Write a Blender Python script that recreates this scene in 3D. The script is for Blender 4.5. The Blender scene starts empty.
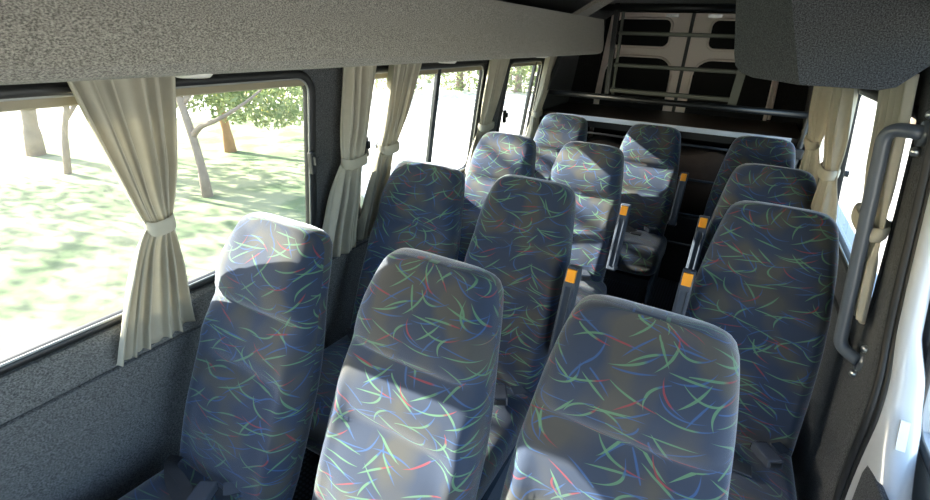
import bpy, bmesh, math, random
from mathutils import Vector, Matrix, noise
random.seed(7)
S = bpy.context.scene
COL = S.collection
PI = math.pi

# ------------------------------------------------------------------ helpers
def link(name, me, m=None, parent=None, smooth=False):
    o = bpy.data.objects.new(name, me)
    COL.objects.link(o)
    if m is not None and len(me.materials) == 0: me.materials.append(m)
    if parent is not None: o.parent = parent
    if smooth:
        for p in me.polygons: p.use_smooth = True
    return o
def obj(name, bm, m=None, parent=None, smooth=False, recalc=True):
    if recalc: bmesh.ops.recalc_face_normals(bm, faces=bm.faces)
    me = bpy.data.meshes.new(name); bm.to_mesh(me); bm.free()
    return link(name, me, m, parent, smooth)
def tag(o, label=None, cat=None, group=None, kind=None):
    if label: o['label'] = label
    if cat: o['category'] = cat
    if group: o['group'] = group
    if kind: o['kind'] = kind
    return o
def struct(o): o['kind'] = 'structure'; return o
def empty(name, loc=(0,0,0)):
    o = bpy.data.objects.new(name, None); COL.objects.link(o); o.location = loc
    o.empty_display_size = .05
    return o
def copy_tree(o, parent=None):
    c = o.copy(); COL.objects.link(c)
    if parent is not None: c.parent = parent
    for ch in list(o.children): copy_tree(ch, c)
    return c
def hexa(bm, p):
    """8 points: bottom loop 0-3, top loop 4-7"""
    v = [bm.verts.new(q) for q in p]
    for f in ((0,1,2,3),(4,7,6,5),(0,4,5,1),(1,5,6,2),(2,6,7,3),(3,7,4,0)):
        bm.faces.new([v[i] for i in f])
    return v
def box(bm, x0,x1,y0,y1,z0,z1):
    return hexa(bm, [(x0,y0,z0),(x1,y0,z0),(x1,y1,z0),(x0,y1,z0),(x0,y0,z1),(x1,y0,z1),(x1,y1,z1),(x0,y1,z1)])
def bev(bm, r, seg=2):
    bmesh.ops.bevel(bm, geom=list(bm.edges), offset=r, segments=seg, affect='EDGES', profile=.6)
def frames(pts, closed=False):
    pts = [Vector(p) for p in pts]; n = len(pts); out = []
    for i in range(n):
        if closed: t = pts[(i+1)%n]-pts[i-1]
        else: t = pts[min(i+1,n-1)]-pts[max(i-1,0)]
        out.append(t.normalized())
    return pts, out
def tube(bm, pts, r, n=12, caps=True, closed=False, ref=None):
    pts, tg = frames(pts, closed)
    rr = r if isinstance(r, (list,tuple)) else [r]*len(pts)
    rings = []; a = None
    for i,(p,t) in enumerate(zip(pts,tg)):
        if a is None:
            a = Vector(ref) if ref else (Vector((0,0,1)) if abs(t.z)<.9 else Vector((1,0,0)))
        a = (a - t*a.dot(t)).normalized(); b = t.cross(a)
        rings.append([bm.verts.new(p+(a*math.cos(2*PI*k/n)+b*math.sin(2*PI*k/n))*rr[i]) for k in range(n)])
    m = len(rings)
    for i in range(m if closed else m-1):
        A,B = rings[i], rings[(i+1)%m]
        for k in range(n): bm.faces.new((A[k],A[(k+1)%n],B[(k+1)%n],B[k]))
    if caps and not closed:
        bm.faces.new(rings[0][::-1]); bm.faces.new(rings[-1])
def sweep(bm, pts, prof, nrm, closed=False, caps=True):
    """sweep profile [(a,b)] : a along side vector (t x n), b along nrm"""
    pts, tg = frames(pts, closed)
    rings = []
    for i,(p,t) in enumerate(zip(pts,tg)):
        n = Vector(nrm[i] if isinstance(nrm, list) else nrm)
        n = (n - t*n.dot(t)).normalized(); s = t.cross(n).normalized()
        rings.append([bm.verts.new(p+s*a+n*b) for a,b in prof])
    m = len(rings); k = len(prof)
    for i in range(m if closed else m-1):
        A,B = rings[i], rings[(i+1)%m]
        for j in range(k): bm.faces.new((A[j],A[(j+1)%k],B[(j+1)%k],B[j]))
    if caps and not closed:
        bm.faces.new(rings[0][::-1]); bm.faces.new(rings[-1])
def bez(pts, r, seg=6):
    """polyline with rounded corners"""
    pts = [Vector(p) for p in pts]; out = [pts[0]]
    for i in range(1,len(pts)-1):
        a,b,c = pts[i-1],pts[i],pts[i+1]
        d1 = (a-b); d2 = (c-b)
        q = min(r, d1.length*.49, d2.length*.49)
        s = b+d1.normalized()*q; e = b+d2.normalized()*q
        for k in range(seg+1):
            t = k/seg
            out.append(s*(1-t)**2+b*2*t*(1-t)+e*t*t)
    out.append(pts[-1]); return out
def rrect(u0,u1,v0,v1,r,seg=6):
    out = []
    for (cu,cv,a0) in ((u1-r,v1-r,0),(u0+r,v1-r,90),(u0+r,v0+r,180),(u1-r,v0+r,270)):
        for k in range(seg+1):
            a = math.radians(a0+90*k/seg)
            out.append((cu+r*math.cos(a), cv+r*math.sin(a)))
    return out
def prism(bm, poly, fn0, fn1):
    """extrude a 2-D polygon between two mappings"""
    A = [bm.verts.new(fn0(*p)) for p in poly]; B = [bm.verts.new(fn1(*p)) for p in poly]
    n = len(poly)
    bm.faces.new(A[::-1]); bm.faces.new(B)
    for i in range(n): bm.faces.new((A[i],A[(i+1)%n],B[(i+1)%n],B[i]))
def ss(t): t = max(0,min(1,t)); return t*t*(3-2*t)
def interp(tab, x):
    if x <= tab[0][0]: return tab[0][1]
    for (a,b),(c,d) in zip(tab, tab[1:]):
        if x <= c:
            t = (x-a)/(c-a); return b+(d-b)*t
    return tab[-1][1]

# ------------------------------------------------------------------ materials
def new_mat(name):
    m = bpy.data.materials.new(name); m.use_nodes = True
    nt = m.node_tree; b = nt.nodes['Principled BSDF']
    return m, nt, b
def mat(name, col, rough=.5, metal=0, spec=.5, coat=0, sheen=0, bump=0, bscale=200, var=0, vscale=20):
    m, nt, b = new_mat(name)
    b.inputs['Base Color'].default_value = (*col,1); b.inputs['Roughness'].default_value = rough
    b.inputs['Metallic'].default_value = metal; b.inputs['Specular IOR Level'].default_value = spec
    b.inputs['Coat Weight'].default_value = coat; b.inputs['Sheen Weight'].default_value = sheen
    tc = nt.nodes.new('ShaderNodeTexCoord')
    if var:
        n = nt.nodes.new('ShaderNodeTexNoise'); n.inputs['Scale'].default_value = vscale; n.inputs['Detail'].default_value = 5
        nt.links.new(tc.outputs['Object'], n.inputs['Vector'])
        mx = nt.nodes.new('ShaderNodeMix'); mx.data_type = 'RGBA'
        mx.inputs[6].default_value = (*[c*(1-var) for c in col],1); mx.inputs[7].default_value = (*[min(1,c*(1+var)) for c in col],1)
        nt.links.new(n.outputs['Fac'], mx.inputs[0]); nt.links.new(mx.outputs[2], b.inputs['Base Color'])
    if bump:
        n = nt.nodes.new('ShaderNodeTexNoise'); n.inputs['Scale'].default_value = bscale; n.inputs['Detail'].default_value = 3
        nt.links.new(tc.outputs['Object'], n.inputs['Vector'])
        bp = nt.nodes.new('ShaderNodeBump'); bp.inputs['Strength'].default_value = bump; bp.inputs['Distance'].default_value = .004
        nt.links.new(n.outputs['Fac'], bp.inputs['Height']); nt.links.new(bp.outputs['Normal'], b.inputs['Normal'])
    return m
def carpet_mat(name, dark, light, scale=260, sheen=.15):
    m, nt, b = new_mat(name); L = nt.links
    tc = nt.nodes.new('ShaderNodeTexCoord')
    n = nt.nodes.new('ShaderNodeTexNoise'); n.inputs['Scale'].default_value = scale; n.inputs['Detail'].default_value = 2; n.inputs['Roughness'].default_value = .7
    mp = nt.nodes.new('ShaderNodeMapping'); mp.inputs['Scale'].default_value = (1,.55,1)
    L.new(tc.outputs['Object'], mp.inputs['Vector']); L.new(mp.outputs['Vector'], n.inputs['Vector'])
    r = nt.nodes.new('ShaderNodeValToRGB'); e = r.color_ramp.elements
    e[0].position = .36; e[0].color = (*dark,1); e[1].position = .66; e[1].color = (*light,1)
    L.new(n.outputs['Fac'], r.inputs['Fac']); L.new(r.outputs['Color'], b.inputs['Base Color'])
    b.inputs['Roughness'].default_value = 1; b.inputs['Specular IOR Level'].default_value = .1; b.inputs['Sheen Weight'].default_value = sheen
    bp = nt.nodes.new('ShaderNodeBump'); bp.inputs['Strength'].default_value = .7; bp.inputs['Distance'].default_value = .004
    L.new(n.outputs['Fac'], bp.inputs['Height']); L.new(bp.outputs['Normal'], b.inputs['Normal'])
    return m

def fabric_mat():
    m, nt, b = new_mat('moquette'); N = nt.nodes; L = nt.links
    def M(op, a, c=None, d=None):
        n = N.new('ShaderNodeMath'); n.operation = op
        for i,v in enumerate((a,c,d)):
            if v is None: continue
            if isinstance(v,(int,float)): n.inputs[i].default_value = v
            else: L.new(v, n.inputs[i])
        return n.outputs[0]
    uv = N.new('ShaderNodeUVMap'); uv.uv_map = 'UVMap'
    oi = N.new('ShaderNodeObjectInfo')
    cb = N.new('ShaderNodeCombineXYZ'); L.new(M('MULTIPLY', oi.outputs['Random'], 7.3), cb.inputs[0]); L.new(M('MULTIPLY', oi.outputs['Random'], 3.1), cb.inputs[1])
    base = N.new('ShaderNodeVectorMath'); base.operation = 'ADD'; L.new(uv.outputs[0], base.inputs[0]); L.new(cb.outputs[0], base.inputs[1])
    P = base.outputs[0]
    st = N.new('ShaderNodeVectorMath'); st.operation = 'MULTIPLY'; st.inputs[1].default_value = (1,1.75,1); L.new(P, st.inputs[0]); PS = st.outputs[0]
    # slight wobble
    def mix(fac, A, B):
        n = N.new('ShaderNodeMix'); n.data_type = 'RGBA'
        if isinstance(fac,(int,float)): n.inputs[0].default_value = fac
        else: L.new(fac, n.inputs[0])
        for i,v in ((6,A),(7,B)):
            if isinstance(v, tuple): n.inputs[i].default_value = (*v,1)
            else: L.new(v, n.inputs[i])
        return n.outputs[2]
    nz = N.new('ShaderNodeTexNoise'); nz.inputs['Scale'].default_value = 9; nz.inputs['Detail'].default_value = 1; L.new(P, nz.inputs['Vector'])
    mr = M('MULTIPLY', M('SUBTRACT', nz.outputs['Fac'], .45), 6.0)
    mrc = N.new('ShaderNodeClamp'); L.new(mr, mrc.inputs[0])
    col = mix(mrc.outputs[0], (.026,.038,.066), (.056,.056,.053))
    GREEN=(.085,.185,.105); BLUE=(.03,.075,.19); RED=(.20,.035,.045)
    # (offset x, offset y, cell, length, width, curvature, colour at start / end)
    layers = [
        (.31,.77,.120,.058,0.0031,9,BLUE,BLUE),(.05,.13,.130,.060,0.0029,-7,BLUE,BLUE),
        (.61,.21,.135,.066,0.0036,9,GREEN,RED),(.17,.59,.125,.060,0.0036,-7,GREEN,BLUE),
        (.47,.03,.140,.064,0.0036,12,GREEN,BLUE),(.83,.91,.130,.056,0.0036,2,GREEN,GREEN),
        (.23,.37,.160,.058,0.0029,9,RED,BLUE)]
    for (ox,oy,cell,ln,w,k,c0,c1) in layers:
        ad = N.new('ShaderNodeVectorMath'); ad.operation = 'ADD'; L.new(PS, ad.inputs[0]); ad.inputs[1].default_value = (ox,oy,0)
        v = N.new('ShaderNodeTexVoronoi'); v.voronoi_dimensions = '2D'; v.feature = 'F1'; v.inputs['Scale'].default_value = 1/cell; v.inputs['Randomness'].default_value = .75
        L.new(ad.outputs[0], v.inputs['Vector'])
        sb = N.new('ShaderNodeVectorMath'); sb.operation = 'SUBTRACT'; L.new(ad.outputs[0], sb.inputs[0]); L.new(v.outputs['Position'], sb.inputs[1])
        sp = N.new('ShaderNodeSeparateXYZ'); L.new(sb.outputs[0], sp.inputs[0])
        cc = N.new('ShaderNodeSeparateColor'); L.new(v.outputs['Color'], cc.inputs[0])
        # mostly diagonal strokes: angle around +-35 degrees, some steep
        ang = M('MULTIPLY', M('SUBTRACT', cc.outputs[0], .5), 2.5)
        ca, sa = M('COSINE', ang), M('SINE', ang)
        x, y = sp.outputs[0], sp.outputs[1]
        a = M('ADD', M('MULTIPLY', x, ca), M('MULTIPLY', y, sa))
        c = M('SUBTRACT', M('MULTIPLY', y, ca), M('MULTIPLY', x, sa))
        kk = M('MULTIPLY', M('SUBTRACT', cc.outputs[1], .25), k*1.6)
        dist = M('ABSOLUTE', M('SUBTRACT', c, M('MULTIPLY', kk, M('MULTIPLY', a, a))))
        tn = M('DIVIDE', a, ln)
        ww = M('MULTIPLY', M('SUBTRACT', 1.0, M('MULTIPLY', tn, tn)), w)
        msk = M('MULTIPLY', M('SUBTRACT', ww, dist), 1400.0)
        cl = N.new('ShaderNodeClamp'); L.new(msk, cl.inputs[0])
        g = N.new('ShaderNodeClamp'); L.new(M('MULTIPLY', M('ADD', tn, -.25), 5.0), g.inputs[0])
        col = mix(M('MULTIPLY', cl.outputs[0], .8), col, mix(g.outputs[0], c0, c1))
    L.new(col, b.inputs['Base Color'])
    b.inputs['Roughness'].default_value = .9; b.inputs['Specular IOR Level'].default_value = .25
    b.inputs['Sheen Weight'].default_value = .6; b.inputs['Sheen Roughness'].default_value = .4; b.inputs['Sheen Tint'].default_value = (.85,.9,1,1)
    f = N.new('ShaderNodeTexNoise'); f.inputs['Scale'].default_value = 900; L.new(P, f.inputs['Vector'])
    bp = N.new('ShaderNodeBump'); bp.inputs['Strength'].default_value = .3; bp.inputs['Distance'].default_value = .001
    L.new(f.outputs['Fac'], bp.inputs['Height']); L.new(bp.outputs['Normal'], b.inputs['Normal'])
    return m
def glass_mat():
    m = bpy.data.materials.new('window_glass'); m.use_nodes = True; nt = m.node_tree; nt.nodes.clear(); L = nt.links
    o = nt.nodes.new('ShaderNodeOutputMaterial'); t = nt.nodes.new('ShaderNodeBsdfTransparent'); t.inputs[0].default_value = (.93,.97,.95,1)
    g = nt.nodes.new('ShaderNodeBsdfGlossy'); g.inputs['Roughness'].default_value = .02
    ge = nt.nodes.new('ShaderNodeNewGeometry'); ma = nt.nodes.new('ShaderNodeMath'); ma.operation = 'MULTIPLY_ADD'
    ma.inputs[1].default_value = 1/1.5-1.5; ma.inputs[2].default_value = 1.5; L.new(ge.outputs['Backfacing'], ma.inputs[0])
    fr = nt.nodes.new('ShaderNodeFresnel'); L.new(ma.outputs[0], fr.inputs['IOR'])
    mx = nt.nodes.new('ShaderNodeMixShader'); L.new(fr.outputs[0], mx.inputs[0]); L.new(t.outputs[0], mx.inputs[1]); L.new(g.outputs[0], mx.inputs[2])
    du = nt.nodes.new('ShaderNodeBsdfTranslucent'); du.inputs[0].default_value = (.9,.9,.88,1)
    nz = nt.nodes.new('ShaderNodeTexNoise'); nz.inputs['Scale'].default_value = 3; tcn = nt.nodes.new('ShaderNodeTexCoord'); L.new(tcn.outputs['Object'], nz.inputs['Vector'])
    mm = nt.nodes.new('ShaderNodeMath'); mm.operation = 'MULTIPLY'; mm.inputs[1].default_value = .028; L.new(nz.outputs['Fac'], mm.inputs[0])
    m2 = nt.nodes.new('ShaderNodeMixShader'); L.new(mm.outputs[0], m2.inputs[0]); L.new(mx.outputs[0], m2.inputs[1]); L.new(du.outputs[0], m2.inputs[2])
    L.new(m2.outputs[0], o.inputs[0]); return m
def curtain_mat():
    m = bpy.data.materials.new('curtain_cloth'); m.use_nodes = True; nt = m.node_tree; nt.nodes.clear(); L = nt.links
    o = nt.nodes.new('ShaderNodeOutputMaterial')
    tc = nt.nodes.new('ShaderNodeTexCoord')
    n = nt.nodes.new('ShaderNodeTexNoise'); n.inputs['Scale'].default_value = 30
    L.new(tc.outputs['Object'], n.inputs['Vector'])
    mx = nt.nodes.new('ShaderNodeMix'); mx.data_type = 'RGBA'; mx.inputs[6].default_value = (.45,.425,.34,1); mx.inputs[7].default_value = (.53,.50,.41,1)
    L.new(n.outputs['Fac'], mx.inputs[0])
    d = nt.nodes.new('ShaderNodeBsdfDiffuse'); tr = nt.nodes.new('ShaderNodeBsdfTranslucent')
    L.new(mx.outputs[2], d.inputs[0]); L.new(mx.outputs[2], tr.inputs[0])
    ms = nt.nodes.new('ShaderNodeMixShader'); ms.inputs[0].default_value = .22
    L.new(d.outputs[0], ms.inputs[1]); L.new(tr.outputs[0], ms.inputs[2]); L.new(ms.outputs[0], o.inputs[0])
    return m
def leaf_mat(name, a, b_):
    m = bpy.data.materials.new(name); m.use_nodes = True; nt = m.node_tree; nt.nodes.clear(); L = nt.links
    o = nt.nodes.new('ShaderNodeOutputMaterial'); g = nt.nodes.new('ShaderNodeNewGeometry')
    mx = nt.nodes.new('ShaderNodeMix'); mx.data_type = 'RGBA'; mx.inputs[6].default_value = (*a,1); mx.inputs[7].default_value = (*b_,1)
    L.new(g.outputs['Random Per Island'], mx.inputs[0])
    d = nt.nodes.new('ShaderNodeBsdfDiffuse'); tr = nt.nodes.new('ShaderNodeBsdfTranslucent')
    L.new(mx.outputs[2], d.inputs[0]); L.new(mx.outputs[2], tr.inputs[0])
    ms = nt.nodes.new('ShaderNodeMixShader'); ms.inputs[0].default_value = .4
    L.new(d.outputs[0], ms.inputs[1]); L.new(tr.outputs[0], ms.inputs[2]); L.new(ms.outputs[0], o.inputs[0])
    return m
def two_tone(name, a, b_, scale, rough=1, lo=.4, hi=.6, detail=6):
    m, nt, b = new_mat(name); L = nt.links
    tc = nt.nodes.new('ShaderNodeTexCoord'); n = nt.nodes.new('ShaderNodeTexNoise'); n.inputs['Scale'].default_value = scale; n.inputs['Detail'].default_value = detail
    L.new(tc.outputs['Object'], n.inputs['Vector'])
    r = nt.nodes.new('ShaderNodeValToRGB'); e = r.color_ramp.elements
    e[0].position = lo; e[0].color = (*a,1); e[1].position = hi; e[1].color = (*b_,1)
    L.new(n.outputs['Fac'], r.inputs['Fac']); L.new(r.outputs['Color'], b.inputs['Base Color'])
    b.inputs['Roughness'].default_value = rough; b.inputs['Specular IOR Level'].default_value = .2
    return m
def floor_mat():
    m, nt, b = new_mat('studded_vinyl'); L = nt.links
    tc = nt.nodes.new('ShaderNodeTexCoord'); v = nt.nodes.new('ShaderNodeTexVoronoi'); v.voronoi_dimensions = '2D'; v.inputs['Scale'].default_value = 55; v.inputs['Randomness'].default_value = 0
    L.new(tc.outputs['Object'], v.inputs['Vector'])
    r = nt.nodes.new('ShaderNodeValToRGB'); e = r.color_ramp.elements
    e[0].position = .25; e[0].color = (.10,.12,.15,1); e[1].position = .4; e[1].color = (.03,.035,.042,1)
    L.new(v.outputs['Distance'], r.inputs['Fac']); L.new(r.outputs['Color'], b.inputs['Base Color'])
    b.inputs['Roughness'].default_value = .5
    return m

FAB = fabric_mat()
CARPET = carpet_mat('grey_carpet', (.12,.114,.098), (.42,.397,.337), 500)
CARPET_M = carpet_mat('mid_grey_carpet', (.06,.062,.062), (.23,.233,.228), 380)
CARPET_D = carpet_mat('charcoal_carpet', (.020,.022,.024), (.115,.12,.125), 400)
CARPET_B = carpet_mat('black_carpet', (.008,.008,.008), (.03,.03,.03))
CURT = curtain_mat()
GLASS = glass_mat()
RUBBER = mat('black_rubber', (.012,.013,.014), .45, var=.2)
BLACKP = mat('black_plastic', (.018,.02,.023), .4, var=.2)
PANELP = mat('slate_plastic', (.06,.085,.12), .45, bump=.1, bscale=400)
ARMP = mat('armrest_plastic', (.05,.064,.088), .45, bump=.1, bscale=500)
ORANGE = mat('orange_plastic', (.9,.36,.02), .4, var=.05)
STEELD = mat('dark_frame_steel', (.06,.065,.07), .4, .6, var=.1)
STEEL = mat('steel', (.55,.56,.57), .3, 1, var=.05)
RAILM = mat('grey_powder_coat', (.09,.105,.125), .35, coat=.3, bump=.06, bscale=500)
OLIVE = mat('olive_rack_paint', (.07,.075,.06), .4, .3, var=.1)
BLACKM = mat('black_rack_paint', (.012,.013,.014), .35, var=.1)
WHITEP = mat('white_body_paint', (.48,.505,.525), .25, coat=.6, var=.015, vscale=3)
REARP = mat('cream_door_paint', (.74,.64,.57), .35, var=.04, vscale=5)
ALU = mat('aluminium_trim', (.30,.31,.30), .4, .7, var=.1)
WEB = mat('belt_webbing', (.014,.016,.020), .7, bump=.3, bscale=600)
BUCK = mat('buckle_plastic', (.06,.07,.09), .22, var=.1)
PADB = mat('dark_window_film', (.008,.008,.008), .6, spec=.1, var=.2)
BOARD = mat('brown_shelf_board', (.05,.032,.020), .45, var=.25, vscale=8)
EDGE = mat('pale_shelf_edging', (.55,.62,.70), .4, var=.03)
TANREFL = mat('tan_reflection_colour', (.24,.21,.14), .35, var=.08)  # tan reflection along the glass border, put into the colour
CREAMP = mat('cream_plastic', (.62,.60,.54), .4, var=.03)
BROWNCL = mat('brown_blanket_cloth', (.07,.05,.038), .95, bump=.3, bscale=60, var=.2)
FLOORM = floor_mat()
BARK = mat('bark', (.22,.17,.13), .95, bump=.8, bscale=18, var=.35, vscale=6)
BARKR = mat('russet_bark', (.30,.16,.07), .95, bump=.8, bscale=18, var=.35, vscale=6)
LEAF = leaf_mat('green_leaves', (.13,.18,.06), (.33,.37,.17))
LEAFY = leaf_mat('yellowing_leaves', (.25,.28,.05), (.55,.42,.10))
LEAFR = leaf_mat('russet_leaves', (.55,.16,.06), (.35,.22,.07))
GRASS = two_tone('mown_grass', (.10,.145,.065), (.25,.26,.15), 1.8)
SAND = two_tone('pale_dry_ground', (.58,.54,.46), (.72,.69,.62), .8)

# ------------------------------------------------------------------ body shell
XL = [(0,-1.36),(.86,-1.335),(1.55,-1.25),(1.72,-1.17),(1.84,-.98)]
XR = [(0,.50),(.60,.485),(.90,.478),(1.27,.43),(1.47,.40),(1.60,.375),(1.72,.31),(1.84,.12)]
xl = lambda z: interp(XL, z)
xr = lambda z: interp(XR, z)
YF, YC, YB = -.65, -1.9, 4.32          # front opening, rear

bm = bmesh.new(); box(bm, -1.40,.52,YC,4.2,-.06,0); struct(obj('floor', bm, FLOORM))
bm = bmesh.new(); box(bm, -1.02,.16,YC,YB,1.84,1.90); struct(obj('ceiling', bm, CARPET_B))

def band(bm, fx, y0, y1, zs, th):
    for z0,z1 in zip(zs, zs[1:]):
        hexa(bm, [(fx(z0),y0,z0),(fx(z0),y1,z0),(fx(z0)+th,y1,z0),(fx(z0)+th,y0,z0),
                  (fx(z1),y0,z1),(fx(z1),y1,z1),(fx(z1)+th,y1,z1),(fx(z1)+th,y0,z1)])
def wall_with_windows(name, fx, th, y0, y1, wins, zb, zt, m):
    bm = bmesh.new()
    band(bm, fx, y0, y1, [0,.3,.6,.86,zb] if zb > .86 else [0,.4,zb], th)
    band(bm, fx, y0, y1, [zt,1.55,1.60,1.66,1.72,1.78,1.84], th)
    edges = [y0]+[e for w in wins for e in w]+[y1]
    for a,b in zip(edges[0::2], edges[1::2]):
        if b-a > .001: band(bm, fx, a, b, [zb,1.0,1.2,1.35,zt], th)
    return struct(obj(name, bm, m))
WZB, WZBR, WZT = .885, .935, 1.495
g = .018
WL = [(-1.62,-.62),(-.34,1.20),(1.415,2.47),(2.755,3.36)]
WR = [(1.49,2.47),(2.76,3.36)]
wall_with_windows('wall_left', xl, -.014, YC, YB, [(a+g,b-g) for a,b in WL], WZB+g-.02, WZT-g, CARPET_D)
wall_with_windows('wall_right', xr, .014, 1.45, YB, [(a+g,b-g) for a,b in WR], WZBR+g-.02, WZT-g, CARPET_D)
# driver's end, behind the camera: lower front wall under the windscreen and the passenger door
bm = bmesh.new(); box(bm,-1.40,.54,YC-.06,YC,-.06,.95); hexa(bm,[(-1.42,YC-.06,.95),(-1.33,YC-.06,.95),(-1.33,YC,.95),(-1.42,YC,.95),(-1.2,YC-.06,1.84),(-1.0,YC-.06,1.84),(-1.0,YC,1.84),(-1.2,YC,1.84)])
hexa(bm,[(.46,YC-.06,.95),(.55,YC-.06,.95),(.55,YC,.95),(.46,YC,.95),(.14,YC-.06,1.84),(.34,YC-.06,1.84),(.34,YC,1.84),(.14,YC,1.84)]); struct(obj('wall_front', bm, CARPET_D))
wall_with_windows('wall_passenger', xr, .014, YC, -.20, [(-1.65+g,-.55-g)], WZB+g-.02, WZT-g, CARPET_D)
# front piece of the right side above the door opening
bm = bmesh.new(); band(bm, xr, -.20, 1.45, [1.68,1.72,1.78,1.84], .06); struct(obj('trim_1', bm, CARPET_B))

def window(n, side, y0, y1, divs=(), latch=None):
    fx = (lambda z: xl(z)) if side < 0 else (lambda z: xr(z))
    s = -side                                   # inward x direction
    nrm = (s, 0, .12)
    zb, zt = (WZB if side < 0 or y0 < 0 else WZBR)-.015, WZT+.005
    fr = bmesh.new()
    out = rrect(y0,y1,zb,zt,.075); inn = rrect(y0+.036,y1-.036,zb+.03,zt-.03,.05)
    def ring(poly, d): return [fr.verts.new((fx(v)+s*d, u, v)) for u,v in poly]
    A = ring(out,.002); B = ring([(u,v) for u,v in rrect(y0+.008,y1-.008,zb+.008,zt-.008,.07)],.014)
    C = ring(rrect(y0+.028,y1-.028,zb+.022,zt-.022,.055),.012); D = ring(inn,.002); E_ = ring(inn,-.016)
    n_ = len(A)
    for P,Q in ((A,B),(B,C),(C,D),(D,E_)):
        for i in range(n_): fr.faces.new((P[i],P[(i+1)%n_],Q[(i+1)%n_],Q[i]))
    root = struct(obj('window_%d' % n, fr, RUBBER, smooth=True))
    # thin aluminium bead
    bd = bmesh.new()
    pts = [(fx(v)+s*.006,u,v) for u,v in rrect(y0+.032,y1-.032,zb+.026,zt-.026,.05)]
    tube(bd, pts, .004, 6, closed=True); obj('bead', bd, ALU, root, True)
    pn = bmesh.new()
    vs = [pn.verts.new((fx(v)-s*.010,u,v)) for u,v in rrect(y0+.02,y1-.02,zb+.016,zt-.016,.05)]
    pn.faces.new(vs); obj('pane', pn, GLASS, root)
    if side < 0:
        hs = bmesh.new(); z0,z1 = 1.450,1.480
        hexa(hs,[(fx(z0)-.02,y0+.03,z0),(fx(z0)-.02,y1-.03,z0),(fx(z0)+.005,y1-.03,z0),(fx(z0)+.005,y0+.03,z0),
                 (fx(z1)-.02,y0+.03,z1),(fx(z1)-.02,y1-.03,z1),(fx(z1)+.005,y1-.03,z1),(fx(z1)+.005,y0+.03,z1)]); bev(hs,.003,1)
        obj('header_reflection_strip', hs, TANREFL, root)  # strip stands in for the reflection on the black glass border
    for d in divs:
        m = bmesh.new()
        z0,z1 = zb+.02, zt-.02
        hexa(m, [(fx(z0)-s*.014,d-.016,z0),(fx(z0)-s*.014,d+.016,z0),(fx(z0)+s*.006,d+.016,z0),(fx(z0)+s*.006,d-.016,z0),
                 (fx(z1)-s*.014,d-.016,z1),(fx(z1)-s*.014,d+.016,z1),(fx(z1)+s*.006,d+.016,z1),(fx(z1)+s*.006,d-.016,z1)])
        bev(m,.003,1); obj('divider', m, STEELD, root)
    if latch:
        y,z = latch; m = bmesh.new(); x = fx(z)
        box(m, min(x+s*.012,x+s*.032),max(x+s*.012,x+s*.032), y-.012,y+.012, z-.045,z+.035); bev(m,.005,2)
        box(m, min(x+s*.03,x+s*.045),max(x+s*.03,x+s*.045), y-.006,y+.006, z-.01,z+.02)
        obj('latch', m, BLACKP, root)
    return root
window(1,-1,*WL[1], latch=(1.165,1.19))
window(2,-1,*WL[2], divs=(1.985,), latch=(1.45,1.20))
window(3,-1,*WL[3], divs=(3.22,), latch=(2.80,1.16))
window(6,-1,*WL[0]); window(7,1,-1.65,-.55); window(4,1,*WR[0]); window(5,1,*WR[1])

# carpet ledge strip under the left windows, with its seam cord
bm = bmesh.new(); y0,y1 = YF,4.2
poly = [(-1.338,.868),(-1.322,.868),(-1.312,.855),(-1.300,.775),(-1.303,.765),(-1.338,.765)]
prism(bm, poly, lambda a,b: (a,y0,b), lambda a,b: (a,y1,b)); t1 = struct(obj('trim_2', bm, CARPET_M))
bm = bmesh.new(); tube(bm, [(-1.300,y0,.764),(-1.300,y1,.764)], .0045, 8); obj('seam_cord', bm, CARPET_D, t1)
bm = bmesh.new(); band(bm, lambda z: xl(z)+.012, YF, 4.2, [.02,.4,.76], -.012); struct(obj('trim_3', bm, CARPET_M))
# carpet trim under right windows
bm = bmesh.new(); band(bm, lambda z: xr(z)-.012, 1.50, 4.2, [.02,.4,.80], .012); struct(obj('trim_4', bm, CARPET_D))

# ------------------------------------------------------------------ luggage racks
def rack_section(sx, cx):
    # cross-section for the left rack (x outward to the wall on the left), mirrored by sx about cx
    p = [(-.82,1.735),(-.823,1.60),(-.828,1.572),(-.842,1.556),(-.87,1.549),(-1.09,1.549),(-1.115,1.556),(-1.20,1.65),(-1.165,1.71),(-1.02,1.735)]
    if sx < 0: p = [(2*cx-x,z) for x,z in p]
    if sx < 0: p = [(x-.18*(z-1.55) if x < .3 else x, z) for x,z in p]
    else: p = [(x,z-.012 if z < 1.6 else z) for x,z in p]
    return p
root = empty('luggage_rack', (-1.0,1.3,1.55))
tag(root, 'long grey carpeted overhead luggage rack above the curtained windows beside the lawn', 'luggage rack')
inv = lambda o: setattr(o,'matrix_parent_inverse', Matrix.Translation(-Vector(root.location)))
bm = bmesh.new(); sec = rack_section(1,0)
prism(bm, sec, lambda a,b: (a,YF+.02,b), lambda a,b: (a,3.16+(1.735-b)*.6,b))
o = obj('rack_body', bm, CARPET, root); inv(o)
bm = bmesh.new(); hexa(bm, [(-.86,2.62,1.735),(-.82,2.62,1.735),(-.82,2.80,1.735),(-.86,2.80,1.735),(-.70,2.66,1.839),(-.66,2.66,1.839),(-.66,2.84,1.839),(-.70,2.84,1.839)])
o = obj('roof_strut', bm, CARPET, root); inv(o)
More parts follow.
